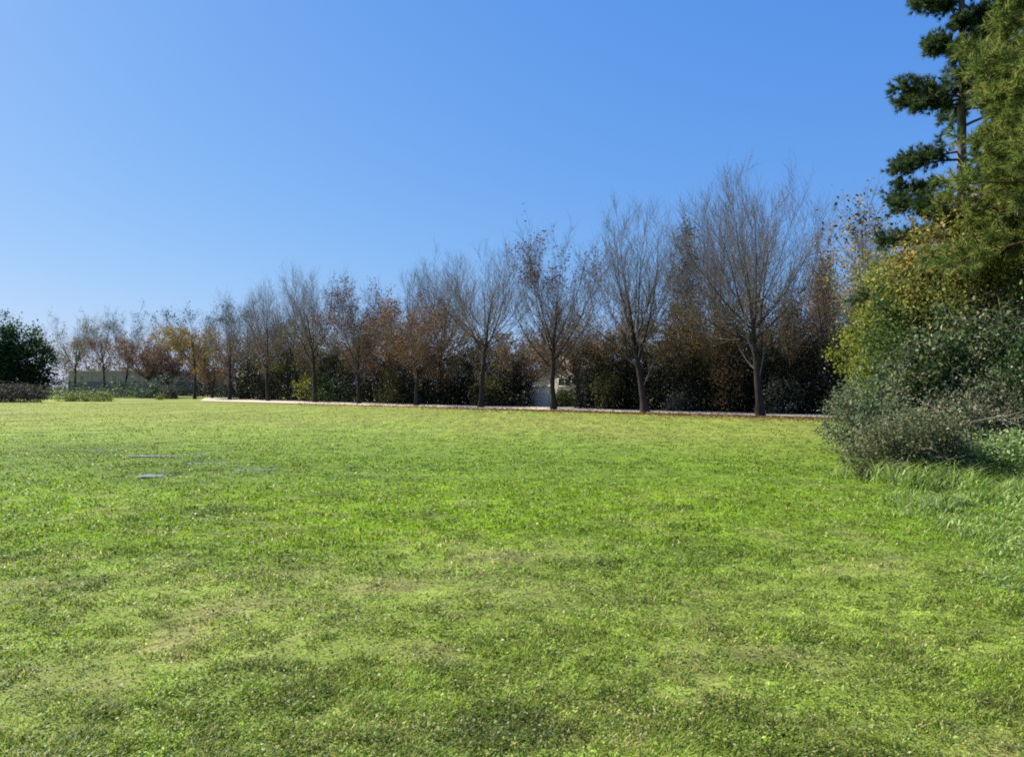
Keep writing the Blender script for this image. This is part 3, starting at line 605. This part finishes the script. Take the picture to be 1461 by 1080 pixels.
box_obj('door', [(dx0, dx0 + .95, -.04, -.004, 0, H(557, y))], lin(52, 46, 40), t)
# veranda: a dark open porch on posts at the house's left side
vx0, vx1 = X(738, y) - xa, -.06
box_obj('porch_roof', [(vx0, vx1 - .02, -1.3, 3, H(534, y), H(530.5, y))], lin(120, 112, 100), t)
for px_ in (vx0 + .1, (vx0 + vx1) / 2, vx1 - .25): box_obj('porch_post', [(px_, px_ + .14, -1.2, -1.06, -.1, H(534, y) - .003)], lin(70, 62, 54), t)
box_obj('porch_wall', [(vx0, vx1 - .02, 2.8, 3.0, -.1, H(534, y) - .003)], lin(96, 88, 78), t)
# white garden wall in front of the veranda
y = 66.; xa, xb = X(752, y), X(783, y)
t = thing('garden_wall', 'pale whitewashed garden wall in front of the house veranda', 'wall', (xa, y, 0)); ww = (xb - xa) * 1.25; t.rotation_euler.z = -.7
box_obj('wall_panel', [(.0, ww, 0, .22, -.1, H(552.5, y))], lin(236, 228, 212), t)
box_obj('coping', [(-.06, ww + .06, -.06, .28, H(552.5, y) + .002, H(551, y))], lin(206, 206, 200), t)
# low whitewashed edging walls behind the path
def low_wall(px0, px1, label, hgt=.55, dd=.0, col=None):
    a = np.array(ground(px0, HZ + 14.2 + .0262 * (px0 - 300) + dd)); b_ = np.array(ground(px1, HZ + 14.2 + .0262 * (px1 - 300) + dd))
    t = thing('low_wall', label, 'wall', (a[0], a[1], 0), 'low walls behind the path'); v = b_ - a; t.rotation_euler.z = math.atan2(v[1], v[0]); ln = np.linalg.norm(v)
    box_obj('wall_panel', [(0, ln, 0, .3, -.1, hgt)], lin(178, 172, 164) if col is None else col, t)
    box_obj('coping', [(-.04, ln + .04, -.05, .35, hgt + .002, hgt + .07)], lin(206, 200, 190), t)
low_wall(662, 748, 'low pale wall behind the path between the pillar and the garden wall', .5)
low_wall(786, 822, 'short low pale wall in front of the white gable house', .6)
low_wall(563, 603, 'short low grey wall behind the path at the rust crowned tree', .75, 0, lin(150, 144, 140))
# grey gate pillar
gx_, gy_ = ground(652, HZ + 24.4)
t = thing('gate_pillar', 'square grey stone pillar standing beside the path left of the fan shaped tree', 'pillar', (gx_, gy_, 0))
box_obj('shaft', [(-.26, .26, -.26, .26, .22, H(549, gy_))], lin(150, 148, 140), t)
box_obj('plinth', [(-.32, .32, -.32, .32, -.1, .217)], lin(136, 134, 126), t)
box_obj('cap', [(-.34, .34, -.34, .34, H(549, gy_) + .003, H(546, gy_))], lin(176, 174, 166), t)
# white barrier at the right end of the path
bx_, by_ = ground(1163, 592)
t = thing('path_barrier', 'white post and rail barrier at the right end of the path by the scrub', 'barrier', (bx_, by_, 0))
for dx in (0, 1.5): box_obj('post', [(dx - .06, dx + .06, -.06, .06, -.1, .62)], lin(214, 206, 196), t)
box_obj('rail', [(.063, 1.437, -.04, .04, .42, .56)], lin(214, 206, 196), t)

# ------------------------------------------------------------------ the scrub on the right
def tuft_leaves(C, D, n, ln, wd, pal, rng):
    """needle bunches: thin blades fanning from each point round its direction"""
    m = len(C); j = np.repeat(np.arange(m), n)
    d = unit(D[j] * .9 + rand_dir(m * n, rng) * .75); s = unit(np.cross(d, rand_dir(m * n, rng)))
    L_ = (ln * (.6 + .6 * rng.random(m * n)))[:, None]
    b = C[j] + rng.normal(size=(m * n, 3)) * .02
    V = np.stack([b - s * wd * .5, b + s * wd * .5, b + d * L_ + [0, 0, -.0] ], 1).reshape(-1, 3)
    tone = rng.random(m)[j]; idx = np.clip((tone + rng.normal(size=m * n) * .2) * len(pal), 0, len(pal) - 1e-3).astype(int)
    c = pal[idx] * (.75 + .5 * rng.random((m * n, 1)))
    return V, np.arange(m * n)[:, None] * 3 + np.array([0, 1, 2]), np.repeat(c, 3, 0)
def pine(label, x, y, hgt, trunk_r, seed, whorls, pal, needles, droop=0., lean=0., name='pine_tree', nl=.16, nw=.014, barkc=None, group=None, sub=11):
    """whorls: (height, azimuth, length, rise) of every bough"""
    rng = np.random.default_rng(seed); t = thing(name, label, 'tree', (x, y, 0), group)
    P0 = grow(np.array([[0, 0, -.1]]), np.array([[lean, 0, 1.]]), np.array([hgt]), 14, .03, .02, rng); u = np.linspace(0, 1, 14)
    R0 = trunk_r * (1 - .85 * u)[None]
    W = np.array(whorls, float); f = np.clip(W[:, 0] / hgt, 0, .99) * 13; k = f.astype(int); q = (f - k)[:, None]
    S = P0[0, k] * (1 - q) + P0[0, k + 1] * q
    D = np.stack([np.cos(W[:, 1]), np.sin(W[:, 1]), W[:, 3]], 1)
    P1 = grow(S, D, W[:, 2], 7, -droop, .06, rng); R1 = (.012 + .016 * W[:, 2])[:, None] * (1 - .8 * np.linspace(0, 1, 7))[None]
    bc = lin(120, 112, 108) if barkc is None else barkc
    build('trunk', [(*tubes(P0, R0, 10), 0, bc), (*tubes(P1, R1, 6), 0, bc * .8)], [BARK], t, True)
    S, D, r, tt, pi = offspring(P1, R1, sub, .18, 1., .5, 1.1, rng); D[:, 2] = D[:, 2] * .4 + .12
    L2 = W[pi, 2] * .34 * (1.1 - .6 * tt) * (.6 + .7 * rng.random(len(S))); P2 = grow(S, D, L2, 5, .04 - droop, .1, rng)
    R2 = np.full((len(S), 1), .009) * (1 - .6 * np.linspace(0, 1, 5))[None]
    V, Fc = tubes(P2, R2, 4); parts = [(V, Fc, 1, lin(96, 80, 64))]
    S3, D3, r3, t3, p3 = offspring(P2, R2, 5, .2, 1., .4, 1.0, rng)
    P3 = grow(S3, D3, .12 + .2 * rng.random(len(S3)), 3, .05, .1, rng)
    C = np.concatenate([P3[:, 1], P3[:, 2], P2[:, 2], P2[:, 3], P2[:, 4]]); Dn = np.concatenate([P3[:, 1] - P3[:, 0], P3[:, 2] - P3[:, 1], P2[:, 2] - P2[:, 1], P2[:, 3] - P2[:, 2], P2[:, 4] - P2[:, 3]])
    parts.append((*tuft_leaves(C, unit(Dn), needles, nl, nw, pal, rng)[:2], 0, None)); V, Fc, cc = tuft_leaves(C, unit(Dn), needles, nl, nw, pal, np.random.default_rng(seed)); parts[-1] = (V, Fc, 0, cc)
    build('crown', parts, [NEEDLE, BARK], t)
PINE_DARK = np.array([lin(48, 68, 50), lin(62, 82, 52), lin(78, 96, 52), lin(96, 110, 60)])
PINE_OLIVE = np.array([lin(82, 102, 48), lin(108, 124, 58), lin(134, 146, 70), lin(92, 108, 50), lin(154, 156, 84)])
rng = np.random.default_rng(8)
y = 22.; x = X(1362, y)
wh = [(H(138, y), PI * .97, 1.75, -.1), (H(142, y), PI * 1.02, 1.6, -.09), (H(150, y), PI * 1.12, 1.5, -.05), (H(128, y), PI * .85, 1.3, .0), (H(70, y), PI, .8, .05), (H(62, y), PI * .8, .8, .1), (H(8, y), PI * 1.05, 1.1, .1), (H(0, y), PI * .9, 1.0, .15), (H(20, y), PI * 1.1, .9, .1),
      (H(214, y), PI * .96, 1.6, -.12), (H(226, y), PI * 1.06, 1.75, -.14), (H(252, y), PI * .93, 1.7, -.14)]
for k in range(26): wh.append((H(-150 + k * 17 + rng.normal() * 5, y), rng.uniform(-.45, .45) * PI, rng.uniform(1.3, 2.6), rng.uniform(-.1, .2)))
for k in range(16): wh.append((H(270 + k * 10, y), rng.random() * 2 * PI, rng.uniform(1.8, 2.8), rng.uniform(-.1, .15)))
for k in range(9): wh.append((H(40 + k * 13, y), rng.uniform(1.25, 1.75) * PI, rng.uniform(.7, 1.2), .05))
for k in range(5): wh.append((H(-120 + k * 20, y), rng.uniform(.6, 1.4) * PI, rng.uniform(.4, .7), .15))
for k in range(8): wh.append((H(-190 + k * 22, y), rng.random() * 2 * PI, rng.uniform(.6, 1.2), .3))
pine('tall pine with a pale straight trunk and dark boughs reaching left over the sky', x, y, 17.5, .21, 101, wh, PINE_DARK, 22, .02, nw=.022, sub=13)
y = 17.; x = X(1592, y); wh = []
for k in range(70):
    hz = 4.6 + 9.0 * (k / 70) ** .95; az = k * 2.4 + rng.normal() * .3
    wh.append((hz, az, max(.7, 3.8 * (1 - (hz / 15.5) ** 1.6)) * rng.uniform(.8, 1.1), rng.uniform(.0, .3)))
for k in range(22): wh.append((rng.uniform(6, 12.5), PI + rng.normal() * .5, rng.uniform(2.0, 2.9), rng.uniform(.05, .35)))
pine('dense olive green pine at the right edge with hanging feathery boughs', x, y, 15.5, .26, 102, wh, PINE_OLIVE, 18, .05, barkc=lin(104, 84, 70), nl=.2, nw=.021, sub=13)

y = 28.; deciduous('autumn_tree', 'thin tree with yellow and gold leaves between the pines and the bare row', 'tree', X(1288, y), y, H(248, y), 4.6, 103, None, fork=.2, twigs=.9, limbs=12, trunk_r=.12,
    lvs=((4200, GOLD, .1, .3, 1.1, .15, .7), (1500, YGREEN, .1, .3, 1.1, 0, 1), (500, RUST, .1, .5, 1.1, 0, 1), (250, WINE * .5, .13, .75, 1.1, -.45, .3)), vase=(.4, .9))
def sh(name, label, px, y, lobes, n, size, pal, seed, **k):
    return shrub(name, label, k.pop('cat', 'shrub'), X(px, y), y, lobes, n, size, pal, seed, **k)
y = 20.; c = H(385, y)
sh('broadleaf_tree', 'olive leaved broad tree below the olive pine at the right edge', 1415, y, [(0, 0, c, 1.9, 1.9, 1.7), (-1.1, .2, c - .6, 1.2, 1.4, 1.2), (1.6, 0, c + .2, 1.6, 1.6, 1.7), (.4, 0, c - 1.7, 2.0, 1.8, 1.5), (-.6, 0, c + .9, 1.0, 1.2, .9)], 44000, .1, np.array([lin(120, 126, 58), lin(140, 142, 66), lin(102, 110, 50), lin(158, 152, 82), lin(126, 112, 66)]), 111, cat='tree', shoots=200, shoot_len=.9, sigma=.25, per=90, stem_r=.09, nst=16, stem_name='trunk', leaf_name='crown', rough=.45,
   extra=((500, GOLD, [(-1.5, -.6, c + .5, .8, .8, .8)]),))
y = 25.; c = H(480, y)
sh('shrub', 'tall bright yellow green shrub at the left end of the scrub', 1254, y, [(0, 0, c, .95, 1.1, 2.2), (.5, 0, c + 1.1, .9, .9, 1.2), (-.3, 0, c - 1.3, .8, 1, 1.6), (.9, .2, c - .4, 1.0, 1, 1.9)], 24000, .09, YGREEN, 112, shoots=120, shoot_len=.8, sigma=.22, per=90, nst=18, rough=.6, stem_r=.04)
y = 21.5; c = H(425, y)
sh('shrub', 'dark green shrub with yellow topmost leaves right of the yellow green shrub', 1318, y, [(0, 0, c, 1.1, 1.2, 1.0), (-.7, 0, c - 1.0, 1.0, 1.1, 1.3), (.6, 0, c - 1.4, 1.2, 1.2, 1.6), (0, 0, 1.6, 1.3, 1.2, 1.6)], 30000, .095, np.array([lin(66, 90, 42), lin(88, 112, 50), lin(114, 134, 60), lin(52, 70, 36)]), 113, shoots=140, shoot_len=.7, sigma=.22, per=90, nst=18, rough=.6, stem_r=.045, extra=((900, GOLD, [(-.5, -.3, c + .9, .6, .6, .4)]), (1200, YGREEN, [(-.9, -.3, c + .4, .6, .6, .5)])))
SCRUB = np.array([lin(66, 84, 46), lin(92, 110, 58), lin(120, 134, 82), lin(84, 80, 58), lin(156, 156, 122), lin(62, 88, 48)])
y = 17.6; c = H(520, y)
t_s, rs, hub_s = sh('scrub_bush', 'big tangled grey brown scrub bush with dead pale branches below the broad tree', 1378, y, [(0, 0, c, 1.35, 1.3, 1.2), (1.3, 0, c - .2, 1.3, 1.2, 1.2), (-.9, 0, c - .6, .9, 1, 1.0), (.3, 0, c - 1.2, 1.6, 1.2, .9)], 34000, .105, SCRUB, 114, shoots=240, shoot_len=.8, sigma=.2, per=110, nst=60, rough=.75, stem_r=.022, stemc=lin(120, 110, 98))
def sticks(parent, hub, n, rng, col, ln=(.6, 1.4), r=.006):
    S = hub[rng.integers(0, len(hub), n)] * [.95, .95, 1]; D = rand_dir(n, rng); D[:, 2] = np.abs(D[:, 2]) * .5 - .1; D[:, 1] -= .4
    P = grow(S, D, rng.uniform(*ln, n), 6, -.03, .07, rng); R = np.full((n, 1), r) * (1 - .7 * np.linspace(0, 1, 6))[None]
    S2, D2, r2, _, _ = offspring(P, R, 4, .2, .95, .4, 1.0, rng); P2 = grow(S2, D2, rng.uniform(.15, .4, len(S2)), 4, -.03, .15, rng); R2 = np.full((len(S2), 1), r * .5) * (1 - .6 * np.linspace(0, 1, 4))[None]
    db_ = build('dead_branch', [(*tubes(P, R, 5), 0, col), (*tubes(P2, R2, 3), 0, col)], [TWIG], parent, True); db_['kind'] = 'stuff'
sticks(t_s, hub_s, 130, rs, lin(186, 176, 158), (.6, 1.4), .0075)
y = 17.6; c = H(585, y)
sh('shrub', 'low dark leafy shrub in the hollow under the tangled scrub bush', 1330, 18.6, [(0, 0, 1.2, 1.2, 1, 1.2), (.9, 0, .9, 1.2, 1, 1.0)], 14000, .085, np.array([lin(40, 52, 30), lin(56, 70, 36), lin(70, 82, 50)]), 115, shoots=80, sigma=.16, nst=18)
y = 17.6
sh('shrub', 'grey green rounded bush at the foot of the scrub, next to the lawn', 1252, y, [(0, 0, .75, .72, .9, .7), (-.15, .7, .85, .7, 1.0, .75), (.55, -.2, .6, .65, .8, .55), (-.1, -.9, .4, .55, .7, .45), (.15, -2.2, .4, .5, .8, .42)], 24000, .07, np.array([lin(98, 118, 76), lin(122, 138, 98), lin(84, 102, 64), lin(152, 162, 130), lin(108, 104, 80)]), 116, shoots=170, shoot_len=.4, sigma=.13, per=60, nst=30, rough=.8, stem_r=.014)
y = 13.7
t_b, rb, hub_b = sh('shrub', 'brownish low bush with bare twigs in front of the grey green one', 1292, y, [(0, 0, .5, .62, .6, .5), (.5, .1, .5, .6, .6, .55), (-.35, .2, .35, .5, .5, .4)], 16000, .055, np.array([lin(106, 108, 68), lin(126, 126, 86), lin(96, 114, 62), lin(82, 88, 52), lin(154, 150, 116)]), 117, shoots=120, shoot_len=.45, sigma=.13, per=60, nst=30, rough=.8, stem_r=.012)
sticks(t_b, hub_b, 26, rb, lin(150, 134, 116), (.3, .7), .006)
NETTLE = np.array([lin(112, 142, 60), lin(134, 160, 76), lin(156, 176, 100), lin(92, 120, 52), lin(176, 192, 132)])
for k, (px, yy, s, lab) in enumerate([(1352, 14.2, .8, 'leafy green nettle clump in front of the brownish low bush'), (1405, 13.8, .95, 'leafy green nettle clump, middle one of three below the tangled scrub bush'), (1472, 13.2, 1.2, 'tall leafy green nettle clump at the right edge of the lawn')]):
    sh('nettle_clump', lab, px, yy, [(0, 0, .22 * s, .7 * s, .6, .3 * s), (.45, .3, .34 * s, .35 * s, .4, .36 * s), (-.35, .3, .3, .3, .4, .3)], 3800, .065, NETTLE, 120 + k, cat='weeds', group='nettle clumps below the scrub', shoots=90, shoot_len=.4, sigma=.16, per=60, nst=26, rough=.5, stem_r=.008)
y = 14.6
t_d, rd, hub_d = sh('bramble', 'greyish dry bramble thicket behind the nettle clumps', 1390, 15.4, [(0, 0, .7, .9, .7, .65), (1.0, 0, .8, .9, .7, .75)], 18000, .065, np.array([lin(104, 114, 78), lin(132, 136, 100), lin(86, 98, 62), lin(112, 100, 76), lin(158, 154, 126)]), 124, cat='bush', shoots=200, shoot_len=.6, sigma=.16, per=60, nst=40, rough=.8, stem_r=.01, mat=DRY)
sticks(t_d, hub_d, 90, rd, lin(166, 158, 142), (.5, 1.1), .007)
sh('shrub', 'dark green shrub behind the tall nettle clump at the right edge', 1475, 15.6, [(0, 0, 1.0, 1.1, .9, 1.0), (.6, 0, 1.8, 1., 1, 1.2)], 14000, .085, np.array([lin(50, 74, 36), lin(66, 92, 46), lin(40, 58, 30), lin(90, 112, 62)]), 125, shoots=100, sigma=.16, nst=20)
